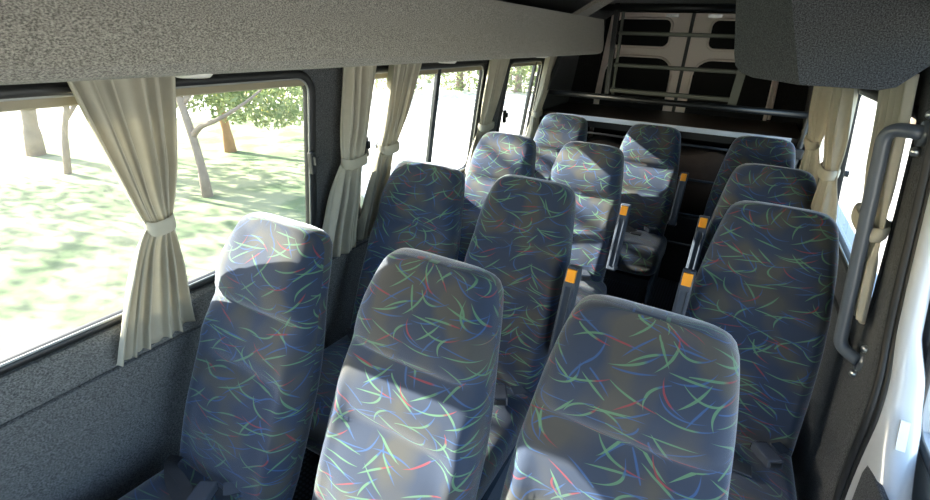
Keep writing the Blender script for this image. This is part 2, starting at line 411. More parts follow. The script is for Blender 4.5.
for y in (.555,1.46,2.36):
    bm = bmesh.new()
    r_ = [(x,.0) for x in (.036,.034,.024,.018)]
    rings = []
    for (rad,dz) in ((.034,-.004),(.034,.012),(.028,.018),(.018,.015),(.001,.017)):
        rings.append([bm.verts.new((-.895+rad*math.cos(2*PI*k/20), y+rad*math.sin(2*PI*k/20), 1.549-dz)) for k in range(20)])
    for A,B in zip(rings,rings[1:]):
        for k in range(20): bm.faces.new((A[k],A[(k+1)%20],B[(k+1)%20],B[k]))
    bm.faces.new(rings[0])
    o = obj('air_vent', bm, CREAMP, root, True); inv(o)

root = empty('luggage_rack', (.2,1.3,1.55))
tag(root, 'dark charcoal overhead luggage rack above the entry handrail, with its angled end showing', 'luggage rack')
bm = bmesh.new(); sec = rack_section(-1,-.425)
sec = [(min(x, xr(max(z,0))-.002) if z > 1.6 else x, z) for x,z in sec]
def clip_poly(poly, x0, keep_right):
    out=[]
    for i in range(len(poly)):
        a,b = poly[i],poly[(i+1)%len(poly)]
        ina = (a[0]>=x0) == keep_right; inb = (b[0]>=x0) == keep_right
        if ina: out.append(a)
        if ina != inb:
            t=(x0-a[0])/(b[0]-a[0]); out.append((x0,a[1]+(b[1]-a[1])*t))
    return out
SH = .37
sh = [(a+SH*(b-1.55),b) for a,b in sec]
uns = lambda P: [(a-SH*(b-1.55),b) for a,b in P]
pr = uns(clip_poly(sh,.106,True)); plf = uns(clip_poly(sh,.106,False))
prism(bm, pr, lambda a,b: (a,1.25,b), lambda a,b: (a,3.28,b))
prism(bm, plf, lambda a,b: (a,1.25+max(0,(.106-a-SH*(b-1.55)))*2.0,b), lambda a,b: (a,3.28,b))
bmesh.ops.remove_doubles(bm, verts=bm.verts, dist=1e-5)
dup = {}
for f in list(bm.faces):
    key = frozenset(v.index for v in f.verts)
bm.verts.index_update()
for f in list(bm.faces):
    key = frozenset(v.index for v in f.verts)
    dup.setdefault(key, []).append(f)
for fs in dup.values():
    if len(fs) > 1: bmesh.ops.delete(bm, geom=fs, context='FACES_ONLY')
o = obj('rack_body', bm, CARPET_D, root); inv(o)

# ------------------------------------------------------------------ curtains
def make_curtain(side, ytop, ytie, ybot, ztie=1.15, zbot=.80, folds=5, seed=0, name='curtain', skew=0, amp=.019, base=.052):
    fx = xl if side < 0 else xr
    s = -side
    rnd = random.Random(seed)
    ph = rnd.uniform(0,6.28); ph2 = rnd.uniform(0,6.28)
    NU, NV = 72, 60
    zt = 1.575
    bm = bmesh.new(); grid = []
    for j in range(NV+1):
        z = zbot+(zt-zbot)*j/NV
        if z >= ztie:
            t = (z-ztie)/(zt-ztie); e = t**.85
            lo = ytie[0]+(ytop[0]-ytie[0])*e; hi = ytie[1]+(ytop[1]-ytie[1])*e
            dep = .55+.45*ss(t*2.5)
        else:
            t = (ztie-z)/(ztie-zbot); e = t**.75
            lo = ytie[0]+(ybot[0]-ytie[0])*e; hi = ytie[1]+(ybot[1]-ytie[1])*e
            dep = .55+.45*ss(t*2.5)
        gather = math.exp(-((z-ztie)/.05)**2)
        row = []
        for i in range(NU+1):
            u = i/NU
            uu = u+.035*math.sin(2*PI*u*2+ph2)
            a = amp*dep*(1-.35*gather)
            f = math.sin(2*PI*folds*uu+ph+.6*math.sin(3*z+ph2))+.45*math.sin(2*PI*folds*2.1*uu+ph2+2*z)+.35*math.sin(2*PI*1.3*uu+ph)
            y = lo+(hi-lo)*u + .006*math.sin(2*PI*folds*uu+ph+1.3)*dep
            bulge = .022*gather*math.sin(PI*u)
            off = base+a*f+bulge+.012*(1-gather)*math.sin(PI*u)
            zz = z
            if j == 0: zz += .007*math.sin(2*PI*folds*uu+ph)
            zz += skew*(u-.5)*(1-ss((z-zbot)/.35))
            row.append(bm.verts.new((fx(z)+s*max(off,.018), y, zz)))
        grid.append(row)
    for j in range(NV):
        for i in range(NU): bm.faces.new((grid[j][i],grid[j][i+1],grid[j+1][i+1],grid[j+1][i]))
    o = obj(name, bm, CURT, smooth=True)
    # thickness
    sm = o.modifiers.new('thick','SOLIDIFY'); sm.thickness = .0016
    # hem band at the bottom: gathered pocket
    # tie-back ribbon wrapped round the gather, running to its wall stud
    tb = bmesh.new(); yc = (ytie[0]+ytie[1])/2; hw = (ytie[1]-ytie[0])/2+.003
    x0 = fx(ztie)
    loop = []
    for k in range(28):
        a = 2*PI*k/28
        ca, sa = math.cos(a), math.sin(a)
        loop.append((x0+s*(base+.010+.030*sa), yc+hw*math.copysign(abs(ca)**.7,ca), ztie+.004*math.sin(2*a)))
    n = len(loop); rings=[]
    for (dz,k) in ((-.019,1.0),(-.012,1.06),(.0,1.08),(.012,1.06),(.019,1.0)):
        rings.append([tb.verts.new((x0+s*(base+.010)+(p[0]-x0-s*(base+.010))*k, yc+(p[1]-yc)*k, p[2]+dz)) for p in loop])
    for A,B in zip(rings,rings[1:]):
        for k in range(n): tb.faces.new((A[k],A[(k+1)%n],B[(k+1)%n],B[k]))
    t_ = obj('tie_back', tb, CURT, o, True)
    st = bmesh.new(); tube(st, [(x0-s*.002,yc,ztie),(x0+s*.010,yc,ztie)], .012, 12)
    obj('stud', st, BLACKP, t_)
    return o
c = make_curtain(-1,(.450,.69),(.568,.628),(.415,.635),1.145,.795,5,3,skew=.02)
tag(c,'beige curtain tied back in front of the large lawn-side window, beside the nearest window seat','curtain',)
c = make_curtain(-1,(1.30,1.455),(1.288,1.40),(1.18,1.36),1.163,.785,5,5)
tag(c,'beige tied curtain on the grey pillar between the two largest windows','curtain')
c = make_curtain(-1,(1.545,1.755),(1.505,1.605),(1.375,1.52),1.178,.80,5,8)
tag(c,'beige tied curtain at the near edge of the sliding window, right against the pillar curtain','curtain')
c = make_curtain(-1,(2.43,2.65),(2.40,2.54),(2.31,2.50),1.143,.80,5,11)
tag(c,'beige tied curtain covering the pillar between the sliding window and the small rear window','curtain')
c = make_curtain(-1,(3.26,3.44),(3.22,3.34),(3.13,3.32),1.125,.80,5,14)
tag(c,'beige tied curtain at the far end of the small rear window, by the luggage shelf','curtain')
c = make_curtain(1,(1.475,1.81),(1.485,1.72),(1.45,1.64),1.19,folds=5,seed=21,base=.034,amp=.011,zbot=.95)
tag(c,'dark-looking beige curtain hanging behind the curved entry handrail','curtain')
c = make_curtain(1,(2.22,2.56),(2.20,2.36),(2.14,2.40),1.18,.80,5,24)
tag(c,'pale beige tied curtain at the middle of the three opposite the lawn side','curtain')
c = make_curtain(1,(2.68,3.14),(2.80,3.05),(2.70,3.1),1.19,.80,5,27)
tag(c,'pale tied curtain next to the shelf post, above the rearmost handrail-side seat','curtain')

# ------------------------------------------------------------------ seats
REC = .42
Z0, Y_ = .45, 0
def fy_(z): return REC*(z-Z0)
WT = [(.34,.385),(.45,.405),(.62,.414),(.75,.412),(.85,.398),(.93,.378),(.985,.362),(1.03,.347),(1.07,.330),(1.10,.314),(1.12,.296),(1.133,.274),(1.143,.242),(1.152,.18),(1.155,.09)]
TT = [(.34,.10),(.50,.13),(.80,.13),(.98,.115),(1.06,.122),(1.10,.116),(1.125,.098),(1.143,.066),(1.152,.038),(1.155,.016)]
def spow(v,p): return math.copysign(abs(v)**p, v)
def add_uv(bm, data):
    lay = bm.loops.layers.uv.new('UVMap')
    for f,uvs in data:
        for l,u in zip(f.loops, uvs): l[lay].uv = u
def backrest_mesh():
    bm = bmesh.new(); n = 64
    zs = [.34+.02*i for i in range(36)]
    zs = [z for z in zs if z < 1.055]+[1.06,1.075,1.09,1.10,1.11,1.12,1.13,1.137,1.143,1.148,1.152,1.155]
    # arc-length reference
    def ring2(w,t): 
        return [(w/2*spow(math.cos(2*PI*k/n+.0),.36), t/2*spow(math.sin(2*PI*k/n),.62)) for k in range(n)]
    ref = ring2(.40,.125); U=[0]
    for k in range(n):
        a,b = ref[k],ref[(k+1)%n]; U.append(U[-1]+math.hypot(a[0]-b[0],a[1]-b[1]))
    rings = []; V=[0]
    for i,z in enumerate(zs):
        w,t = interp(WT,z), interp(TT,z)
        if i: V.append(V[-1]+max((z-zs[i-1])*1.08, .004 if z>1.1 else 0))
        row = []
        yc = fy_(z)+t/2 + (.012*ss((z-1.05)/.1))
        for (px,py) in ring2(w,t):
            y = yc+py; x = px; zz = z
            if py < 0:
                q = abs(px)/(w/2); fr = min(1,-py/(t*.44))*(1-.45*q**6)
                head = -.027*math.exp(-((z-1.025)/.065)**2)
                cz = .930-.010*(1-q*q)
                crease = .024*math.exp(-((z-cz)/.015)**2)*(1-.45*q**4)
                cz2 = .770-.015*q*q
                crease2 = .020*math.exp(-((z-cz2)/.017)**2)*(1-ss((q-.45)/.4))
                lumb = -.022*math.exp(-((z-.635)/.10)**2)*(1-q**3)
                mid = -.010*math.exp(-((z-.85)/.04)**2)
                bol = -.014*math.exp(-((q-.86)/.12)**2)*ss((.91-z)/.1)*ss((z-.42)/.1)
                y += fr*(head+crease+crease2+lumb+mid+bol)
            row.append(bm.verts.new((x,y,zz)))
        rings.append(row)
    data = []
    for i in range(len(rings)-1):
        A,B = rings[i],rings[i+1]
        for k in range(n):
            f = bm.faces.new((A[k],A[(k+1)%n],B[(k+1)%n],B[k])); f.smooth = True
            data.append((f,[(U[k],V[i]),(U[k+1],V[i]),(U[k+1],V[i+1]),(U[k],V[i+1])]))
    for R,flip,v in ((rings[0],True,0),(rings[-1],False,V[-1])):
        f = bm.faces.new(R[::-1] if flip else R); f.smooth = True
        data.append((f,[(q.co.x,v) for q in f.verts]))
    add_uv(bm, data)
    return bm
def cushion_mesh():
    bm = bmesh.new(); n = 48
    ys = [-.475,-.47,-.46,-.445,-.42,-.38,-.3,-.2,-.1,0,.03,.045]
    def dims(y):
        if y < -.42: d=(-.42-y)/.055; k = math.sqrt(max(0,1-d*d)); return .36+.05*k, .05+.085*k
        return .41, .135
    rings=[]; U=[0]
    def r2(w,t): return [(w/2*spow(math.cos(2*PI*k/n),.4), t/2*spow(math.sin(2*PI*k/n),.5)) for k in range(n)]
    ref = r2(.41,.135)
    for k in range(n):
        a,b = ref[k],ref[(k+1)%n]; U.append(U[-1]+math.hypot(a[0]-b[0],a[1]-b[1]))
    for y in ys:
        w,t = dims(y); row=[]
        zc = .385+.03*(-y)/.45
        for px,pz in r2(w,t):
            q = px/(w/2)
            z = zc+pz + (.008*(1-q*q) if pz>0 else 0) - (.012*math.exp(-((abs(q)-.62)/.07)**2)*0)
            row.append(bm.verts.new((px,y,z)))
        rings.append(row)
    data=[]
    for i in range(len(ys)-1):
        A,B = rings[i],rings[i+1]
        for k in range(n):
            f = bm.faces.new((A[k],B[k],B[(k+1)%n],A[(k+1)%n])); f.smooth=True
            data.append((f,[(U[k]+.33,ys[i]),(U[k]+.33,ys[i+1]),(U[k+1]+.33,ys[i+1]),(U[k+1]+.33,ys[i])]))
    for R in (rings[0],rings[-1][::-1]):
        f = bm.faces.new(R); f.smooth=True; data.append((f,[(v.co.x,v.co.z) for v in f.verts]))
    add_uv(bm, data)
    return bm
def side_panel_mesh(x):
    bm = bmesh.new(); th = .007
    out = rrect(-.43,.06,.07,.335,.05,6)
    # taller at the back where it meets the backrest pivot
    out = [(u, v + (.06*ss((u+.05)/.1) if v > .2 else 0)) for u,v in out]
    hole = [(-.20+.030*math.cos(2*PI*k/28)+.022*math.sin(2*PI*k/28), .21+.075*math.sin(2*PI*k/28)) for k in range(28)]
    n = 28
    def P(poly,xx): return [bm.verts.new((xx,u,v)) for u,v in poly]
    A,B = P(out,x-th),P(hole,x-th); C,D = P(out,x+th),P(hole,x+th)
    # match by angle: both have 28 points starting at angle ~0 counter-clockwise
    for I,J in ((A,B),(C,D)):
        for k in range(n): bm.faces.new((I[k],I[(k+1)%n],J[(k+1)%n],J[k]))
    for I,J in ((A,C),(B,D)):
        for k in range(n): bm.faces.new((I[k],I[(k+1)%n],J[(k+1)%n],J[k]))
    return bm
def ribbon(bm, pts, w, nrm=(0,0,1), th=.0015):
    sweep(bm, pts, [(-w/2,-th),(w/2,-th),(w/2,th),(-w/2,th)], nrm)

def make_seat(arm):
    """arm: -1 / 1 side of the folded armrest, 0 none"""
    r = empty('passenger_seat')
    link('backrest', ME['back'], FAB, r); link('seat_cushion', ME['cush'], FAB, r).location = (0,0,.015)
    for s in (-1,1): link('side_panel', ME['side%d'%s], PANELP, r)
    link('base_frame', ME['base'], STEELD, r)
    for s in (-1,1): link('leg', ME['leg%d'%s], STEELD, r)
    sb = link('seat_belt', ME['belt'], WEB, r); sb.location = (0,0,.015); link('belt_tongue', ME['tongue'], STEELD, sb)
    bk = link('buckle', ME['buckle'], BUCK, r); bk.location = (0,0,.015); link('release_button', ME['rbtn'], BLACKP, bk)
    if arm:
        a = link('armrest', ME['arm%d'%arm], ARMP, r)
        link('release_button', ME['abtn%d'%arm], ORANGE, a)['label'] = 'orange armrest release button'
        link('pivot_bolt', ME['abolt%d'%arm], STEEL, a)
    return r
ME = {}
def bank(key, bm, recalc=True, smooth=False):
    if recalc: bmesh.ops.recalc_face_normals(bm, faces=bm.faces)
    me = bpy.data.meshes.new(key); bm.to_mesh(me); bm.free()
    if smooth:
        for p in me.polygons: p.use_smooth = True
    ME[key] = me
bank('back', backrest_mesh()); bank('cush', cushion_mesh())
for s in (-1,1): bank('side%d'%s, side_panel_mesh(s*.196))
bm = bmesh.new()
box(bm,-.185,.185,-.40,-.36,.27,.315); box(bm,-.185,.185,-.02,.02,.27,.315)
box(bm,-.185,-.155,-.36,-.02,.275,.31); box(bm,.155,.185,-.36,-.02,.275,.31); bank('base', bm)
for s in (-1,1):
    bm = bmesh.new(); x = s*.15
    hexa(bm,[(x-.02,-.30,0),(x+.02,-.30,0),(x+.02,-.02,0),(x-.02,-.02,0),(x-.02,-.30,.012),(x+.02,-.30,.012),(x+.02,-.02,.012),(x-.02,-.02,.012)])
    hexa(bm,[(x-.015,-.24,.012),(x+.015,-.24,.012),(x+.015,-.10,.012),(x-.015,-.10,.012),(x-.015,-.27,.272),(x+.015,-.27,.272),(x+.015,-.07,.272),(x-.015,-.07,.272)])
    bank('leg%d'%s, bm)
bm = bmesh.new()
ribbon(bm, bez([(-.195,.03,.455),(-.17,-.03,.485),(-.10,-.12,.482),(.02,-.17,.478)],.06), .045, (0,-.25,1))
ribbon(bm, bez([(-.19,.02,.465),(-.15,-.06,.492),(-.06,-.08,.490),(.03,-.15,.486)],.05), .045, (0,-.15,1))
bank('belt', bm)
bm = bmesh.new(); box(bm,.015,.075,-.19,-.145,.480,.486); bev(bm,.002,1); bank('tongue', bm)
bm = bmesh.new()
q = bmesh.ops.create_cube(bm, size=1)['verts']
for v in q: v.co = Vector((v.co.x*.048, v.co.y*.085*(1 if v.co.z>0 else 1.05), v.co.z*.03))
bev(bm,.006,2)
bmesh.ops.transform(bm, matrix=Matrix.Translation((.11,-.085,.494)) @ Matrix.Rotation(.5,4,'Z') @ Matrix.Rotation(-.15,4,'X'), verts=bm.verts)
ribbon(bm, [(.135,-.04,.490),(.165,.0,.478),(.18,.03,.455)], .035, (0,-.3,1)); bank('buckle', bm)
bm = bmesh.new(); box(bm,-.016,.016,-.046,-.040,-.008,.008)
bmesh.ops.transform(bm, matrix=Matrix.Translation((.11,-.085,.494)) @ Matrix.Rotation(.5,4,'Z') @ Matrix.Rotation(-.15,4,'X'), verts=bm.verts)
bank('rbtn', bm)
for s in (-1,1):
    x = .236 if s > 0 else -.220
    lo = Vector((x,.075,.615)); hi = Vector((x,.175,.925))
    d = (hi-lo).normalized(); nn = Vector((0,-d.z,d.y))        # pointing forward-up, away from backrest
    def AR(a,b): return lo+d*a+nn*b
    L_ = (hi-lo).length
    bm = bmesh.new(); w = .021
    prof = [(0,-.03),(.01,.02),(L_-.02,.026),(L_,.018),(L_+.004,-.02),(L_-.04,-.032),(.04,-.036)]
    prism(bm, prof, lambda a,b: AR(a,b)-Vector((w,0,0)), lambda a,b: AR(a,b)+Vector((w,0,0)))
    bev(bm,.004,2); 
    # raised rim line
    p0,p1 = AR(.03,.024),AR(L_-.07,.028)
    tube(bm,[p0+Vector((w*.55,0,0)),p1+Vector((w*.55,0,0))],.003,6); tube(bm,[p0-Vector((w*.55,0,0)),p1-Vector((w*.55,0,0))],.003,6)
    bank('arm%d'%s, bm)
    bm = bmesh.new(); pb = [(L_-.052,.018),(L_-.052,.034),(L_-.008,.032),(L_-.008,.014)]
    prism(bm, pb, lambda a,b: AR(a,b)-Vector((.0155,0,0)), lambda a,b: AR(a,b)+Vector((.0155,0,0))); bev(bm,.003,2); bank('abtn%d'%s, bm)
    bm = bmesh.new(); c0 = AR(.02,-.02); tube(bm,[c0-Vector((.026,0,0)),c0+Vector((.026,0,0))],.009,10); bank('abolt%d'%s, bm)

seats = [
 # x, y0, armrest side, label
 (-1.0,.445,0,'seat nearest the large window by the first tied curtain, lap belt showing'),
 (-.510,.475,0,'foreground seat between the nearest window seat and the middle foreground seat'),
 (-.042,.51,0,'largest foreground seat in the middle, blocking the aisle view'),
 (-1.015,1.19,0,'second-row window seat beside the two curtains hung close together'),
 (-.58,1.235,1,'second-row aisle seat with orange-buttoned armrest, right behind the foreground pair'),
 (-1.02,1.965,0,'third-row window seat below the curtain before the small rear window'),
 (-.575,2.01,1,'third-row aisle seat with orange-buttoned armrest, in front of the lone rear seat'),
 (-1.00,2.855,0,'corner window seat by the small rear window and luggage shelf'),
 (-.405,2.82,1,'lone rear aisle seat with white sun patch and whole cushion in view'),
 (.215,1.425,-1,'frontmost seat of the handrail-side column, with orange-buttoned armrest'),
 (.215,2.05,-1,'middle seat of the handrail-side column, with orange-buttoned armrest'),
 (.19,2.83,0,'rearmost seat of the handrail-side column, under the dark rack'),
]
protos = {}
for (x,y,arm,lab) in seats:
    if arm not in protos: r = protos[arm] = make_seat(arm)
    else: r = copy_tree(protos[arm])
    r.location = (x,y,0)
    kids = {}
    for ch in r.children: kids.setdefault(ch.name.split('.')[0], []).append(ch)
    if 'lone' in lab:                       # shorter, thicker and higher cushion on a taller base
        for ch in kids['seat_cushion']: ch.location = (.03,.06,-.035); ch.scale = (1,.8,1.3)
        for ch in kids['seat_belt']+kids['buckle']: ch.location = (.02,.09,.10)
        for ch in kids['side_panel']+kids['base_frame']+kids['leg']: ch.location = (.02,.10,0); ch.scale = (1,.85,1.2)
    if 'lap belt' in lab:                   # the belt lies heaped at the foot of the backrest
        for ch in kids['seat_belt']: ch.location = (.02,-.005,.022); ch.scale = (1,.5,1)
        for ch in kids['buckle']: ch.location = (-.075,.035,.02)
    tag(r, 'patterned '+lab, 'seat', 'patterned passenger seats')

# ------------------------------------------------------------------ entry handrail
bm = bmesh.new()
hp = bez([(.392,1.455,1.452),(.330,1.505,1.452),(.418,1.49,.850),(.462,1.455,.838)],.075,8)
tube(bm, hp, .0165, 16)
rail = tag(obj('handrail', bm, RAILM, smooth=True), 'curved dark grey tubular handrail fixed to the carpeted door pillar', 'handrail')
for (x,y,z) in ((.380,1.460,1.452),(.456,1.457,.838)):
    f = bmesh.new(); tube(f,[(x+.018,y,z),(x+.004,y,z)],.030,20); fl = obj('flange', f, RAILM, rail, True)
    for dz in (-.042,.042):
        b_ = bmesh.new(); tube(b_,[(x+.022,y-.004,z+dz),(x+.004,y-.004,z+dz),(x-.002,y-.004,z+dz)],[.011,.011,.006],12); obj('screw', b_, STEEL, fl, True)

# ------------------------------------------------------------------ door opening: carpeted pillar, seal, white jamb
SEAL = [(.33,1.43,1.68),(.372,1.425,1.60),(.398,1.415,1.45),(.428,1.40,1.247),(.448,1.378,1.09),(.464,1.36,.973),(.474,1.325,.887),(.478,1.295,.787),(.482,1.28,.656),(.485,1.255,.523),(.487,1.20,.40),(.488,1.10,.28)]
# carpet wrap from the wall to the seal
bm = bmesh.new()
A=[bm.verts.new((x-.004,y+.012,z)) for x,y,z in SEAL]; B=[bm.verts.new((min(x,xr(z)-.014),y+.05,z)) for x,y,z in SEAL]
C=[bm.verts.new((xr(z)-.013,1.535,z)) for x,y,z in SEAL]; D=[bm.verts.new((xr(z)+.03,1.535,z)) for x,y,z in SEAL]
E2=[bm.verts.new((x+.03,y+.02,z)) for x,y,z in SEAL]
for P,Q in ((A,B),(B,C),(C,D),(D,E2),(E2,A)):
    for i in range(len(P)-1): bm.faces.new((P[i],P[i+1],Q[i+1],Q[i]))
struct(obj('trim_5', bm, CARPET_D))
bm = bmesh.new(); tube(bm, bez(SEAL,.12,4), .011, 12); 
tube(bm, bez([(x+.012,y-.011,z) for x,y,z in SEAL],.12,4), .009, 10); struct(obj('trim_6', bm, RUBBER, smooth=True))
bm = bmesh.new(); rows=[]
for (x,y,z) in bez(SEAL,.12,4):
    fl = .0+.26*ss((.86-z)/.42)
    wd = interp([(.78,.10),(.90,.085),(1.0,.062),(1.15,.058),(1.7,.06)], z)/.134
    rows.append([bm.verts.new((x+(p[0]-x)*wd,p[1],p[2])) for p in [(x+.006,y+.004,z),(x+.020,y-.02-fl*.15,z),(x+.028,y-.032-fl*.9,z),(x+.05,y-.040-fl,z),(x+.085,y-.040-fl,z),(x+.115,y-.026-fl*.9,z),(x+.130,y+.0-fl*.8,z),(x+.134,y+.05-fl*.5,z),(x+.134,y+.4,z)]])
for A,B in zip(rows,rows[1:]):
    for i in range(len(A)-1): bm.faces.new((A[i],A[i+1],B[i+1],B[i]))
jamb = struct(obj('trim_7', bm, WHITEP, smooth=True))
# outer body side behind the jamb
bm = bmesh.new(); band(bm, lambda z: xr(z)+.07, 1.70, YB, [.02,.4,.86], .06); struct(obj('trim_8', bm, WHITEP))

# ------------------------------------------------------------------ open sliding door outside
bm = bmesh.new(); dx = lambda z: interp([(0,.605),(.70,.605),(.85,.575),(1.0,.540),(1.15,.520),(1.6,.445)], z)
y0,y1 = .60,1.80
def dpan(a,b,zs):
    for z0,z1 in zip(zs,zs[1:]): hexa(bm,[(dx(z0),a,z0),(dx(z0)+.035,a,z0),(dx(z0)+.035,b,z0),(dx(z0),b,z0),(dx(z1),a,z1),(dx(z1)+.035,a,z1),(dx(z1)+.035,b,z1),(dx(z1),b,z1)])
dpan(y0,y1,[.05,.4,.70,.74]); dpan(y0,y1,[1.42,1.5,1.60]); dpan(y0,y0+.09,[.74,.85,1.0,1.15,1.42]); dpan(1.36,y1,[.74,.85,1.0,1.15,1.42])
door = struct(obj('door_1', bm, WHITEP))
bm = bmesh.new(); pts=[(dx(v)-.004,u,v) for u,v in rrect(y0+.09,1.36,.745,1.415,.06,10)]
tube(bm, pts, .010, 8, closed=True); obj('window_gasket', bm, RUBBER, door, True)
bm = bmesh.new(); bm.faces.new([bm.verts.new((dx(v)+.012,u,v)) for u,v in rrect(y0+.09,1.36,.745,1.415,.06,10)]); obj('pane', bm, GLASS, door)

# ------------------------------------------------------------------ rear luggage area
# pale-edged shelf
root = empty('luggage_shelf', (-.42,3.42,1.12)); inv2 = lambda o,r: setattr(o,'matrix_parent_inverse', Matrix.Translation(-Vector(r.location)))
tag(root,'brown luggage shelf with a pale front edge behind the last row of seats','shelf')
bm = bmesh.new(); box(bm,-1.26,.40,3.41,4.12,1.105,1.127); inv2(obj('board', bm, BOARD, root),root)
bm = bmesh.new(); box(bm,-1.13,.335,3.385,3.409,1.098,1.130); bev(bm,.004,2); inv2(obj('front_edging', bm, EDGE, root),root)
bm = bmesh.new(); box(bm,-1.24,.39,3.42,3.45,1.05,1.104); inv2(obj('support_beam', bm, BLACKM, root),root)
# posts and bars
root = empty('cargo_barrier', (-.42,3.38,0))
tag(root,'black barrier of posts and cross bars between last row and luggage shelf','barrier')
for pp in (((-1.295,3.36,0),(-1.295,3.36,.85),(-1.262,3.36,1.13),(-1.13,3.36,1.545)),((.385,3.36,0),(.385,3.36,.85),(.385,3.36,1.13),(.372,3.36,1.545))):
    bm = bmesh.new(); tube(bm,list(pp),.017,12); inv2(obj('post', bm, STEELD, root, True),root)
bm = bmesh.new(); tube(bm,[(-1.19,3.36,1.27),(.372,3.36,1.27)],.019,12); inv2(obj('cross_bar', bm, BLACKM, root, True),root)
for z in (.34,.56,.80,1.02):
    bm = bmesh.new(); tube(bm,[(-1.27,3.36,z),(.385,3.36,z)],.009,10); inv2(obj('cross_bar', bm, STEELD, root, True),root)
for x,z in ((-1.19,1.05),(.38,1.05)):
    bm = bmesh.new(); box(bm,x-.03,x+.03,3.33,3.39,z-.03,z+.03); bev(bm,.008,2); inv2(obj('clamp', bm, BLACKP, root),root)
# ladder-like guard frame up to the roof
root = empty('guard_frame', (-.4,3.42,1.28))
tag(root,'olive metal ladder-like guard frame standing above the cross bar before the rear doors','guard frame')
def flat(bm,a,b,w,t):
    sweep(bm,[a,b],[(-w/2,-t/2),(w/2,-t/2),(w/2,t/2),(-w/2,t/2)],(0,1,0))
bm = bmesh.new(); flat(bm,(-.79,3.40,1.25),(-.808,3.40,1.838),.030,.03); p_ = obj('upright', bm, BLACKM, root); inv2(p_,root)
bm = bmesh.new(); flat(bm,(-.755,3.415,1.28),(-.77,3.415,1.838),.016,.02); p_ = obj('upright', bm, OLIVE, root); inv2(p_,root)
bm = bmesh.new(); flat(bm,(-.025,3.40,1.25),(-.002,3.40,1.838),.048,.025); p2 = obj('upright', bm, OLIVE, root); inv2(p2,root)
bm = bmesh.new(); tube(bm,[(-.008,3.372,1.545),(-.008,3.388,1.545)],.017,16); o = obj('pivot_bolt', bm, OLIVE, p2, True); inv2(o,root)
for (z,r_) in ((1.315,.014),(1.475,.012),(1.668,.012)):
    bm = bmesh.new(); flat(bm,(-.775,3.40,z),(-.02,3.40,z),r_*2,.022); bev(bm,.004,1); inv2(obj('rung', bm, OLIVE, root),root)
bm = bmesh.new(); tube(bm,[(-1.0,3.40,1.815),(.15,3.40,1.815)],.022,12); inv2(obj('roof_beam', bm, BLACKM, root, True),root)

# something brown and folded below the shelf
bm = bmesh.new(); NX,NY=40,10; G=[]
for j in range(NY+1):
    row=[]
    for i in range(NX+1):
        u,v=i/NX,j/NY
        x=-.98+1.15*u; y=3.50+.42*v
        z=.86+.10*math.sin(PI*u)*(1-.3*v)+.035*math.sin(9*u+2*v)+.02*math.sin(17*u)
        row.append(bm.verts.new((x,y,z)))
    G.append(row)
for j in range(NY):
    for i in range(NX): bm.faces.new((G[j][i],G[j][i+1],G[j+1][i+1],G[j+1][i]))
r_ = bmesh.ops.extrude_face_region(bm, geom=list(bm.faces))
for v in [e for e in r_['geom'] if isinstance(e,bmesh.types.BMVert)]: v.co.z = .52
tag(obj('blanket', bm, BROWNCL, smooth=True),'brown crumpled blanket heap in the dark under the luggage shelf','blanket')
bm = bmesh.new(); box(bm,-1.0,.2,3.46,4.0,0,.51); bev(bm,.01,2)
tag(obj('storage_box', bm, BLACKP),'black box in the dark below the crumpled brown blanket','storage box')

# rear doors and wall
def rear_wall():
    bm = bmesh.new()
    box(bm,-1.37,-1.08,4.20,4.30,0,1.84); box(bm,.22,.50,4.20,4.30,0,1.84); box(bm,-1.08,.22,4.225,4.30,0,1.84)
    struct(obj('wall_rear', bm, CARPET_B))
rear_wall()
def rear_door(n, sx, cx=-.425):
    f = lambda x: cx+sx*x
    bm = bmesh.new()
    pol = [(.012,.02),(.645,.02),(.645,1.2),(.60,1.80),(.55,1.825),(.012,1.825)]
    prism(bm, pol, lambda a,b: (f(a),4.16,b), lambda a,b: (f(a),4.22,b))
    d = struct(obj('door_%d'%n, bm, REARP))
    def dark(poly, name, lab=None):
        b2 = bmesh.new(); prism(b2, poly, lambda a,b:(f(a),4.150,b), lambda a,b:(f(a),4.161,b)); o = obj(name, b2, PADB, d)
        # raised pressed rim around it
        b3 = bmesh.new(); tube(b3,[(f(a),4.157,b) for a,b in poly],.010,8,closed=True); obj('pressed_rim', b3, REARP, o, True)
        return o
    up = rrect(.135,.59,1.585,1.785,.05)
    up = [(a-(.04*(b-1.585)/.2 if a>.45 else 0), b) for a,b in up]
    dark(up,'upper_panel')
    lowp = [(a*(1.02 if sx > 0 else 1),b) for a,b in rrect(.075,.615 if sx < 0 else .628,.75,1.515,.12)]
    lowp = [(a-(.035*ss((b-1.2)/.3) if a>.45 else 0), b) for a,b in lowp]
    dark(lowp,'window_panel')
    b4 = bmesh.new(); box(b4, min(f(.10),f(.19)), max(f(.10),f(.19)), 4.148,4.162,1.795,1.82); 
    for k in range(4):
        x = f(.115+.022*k); tube(b4,[(x,4.15,1.808),(x,4.142,1.808)],.007,8)
    obj('bolt_plate', b4, STEEL, d)
    return d
rear_door(2,-1); rear_door(3,1)
bm = bmesh.new(); box(bm,-.437,-.413,4.150,4.2,.02,1.825); bev(bm,.004,1); struct(obj('trim_9', bm, RUBBER))
bm = bmesh.new(); tube(bm,[(.235,4.17,1.13),(.215,4.17,1.40)],.012,8); struct(obj('trim_10', bm, REARP, smooth=True))

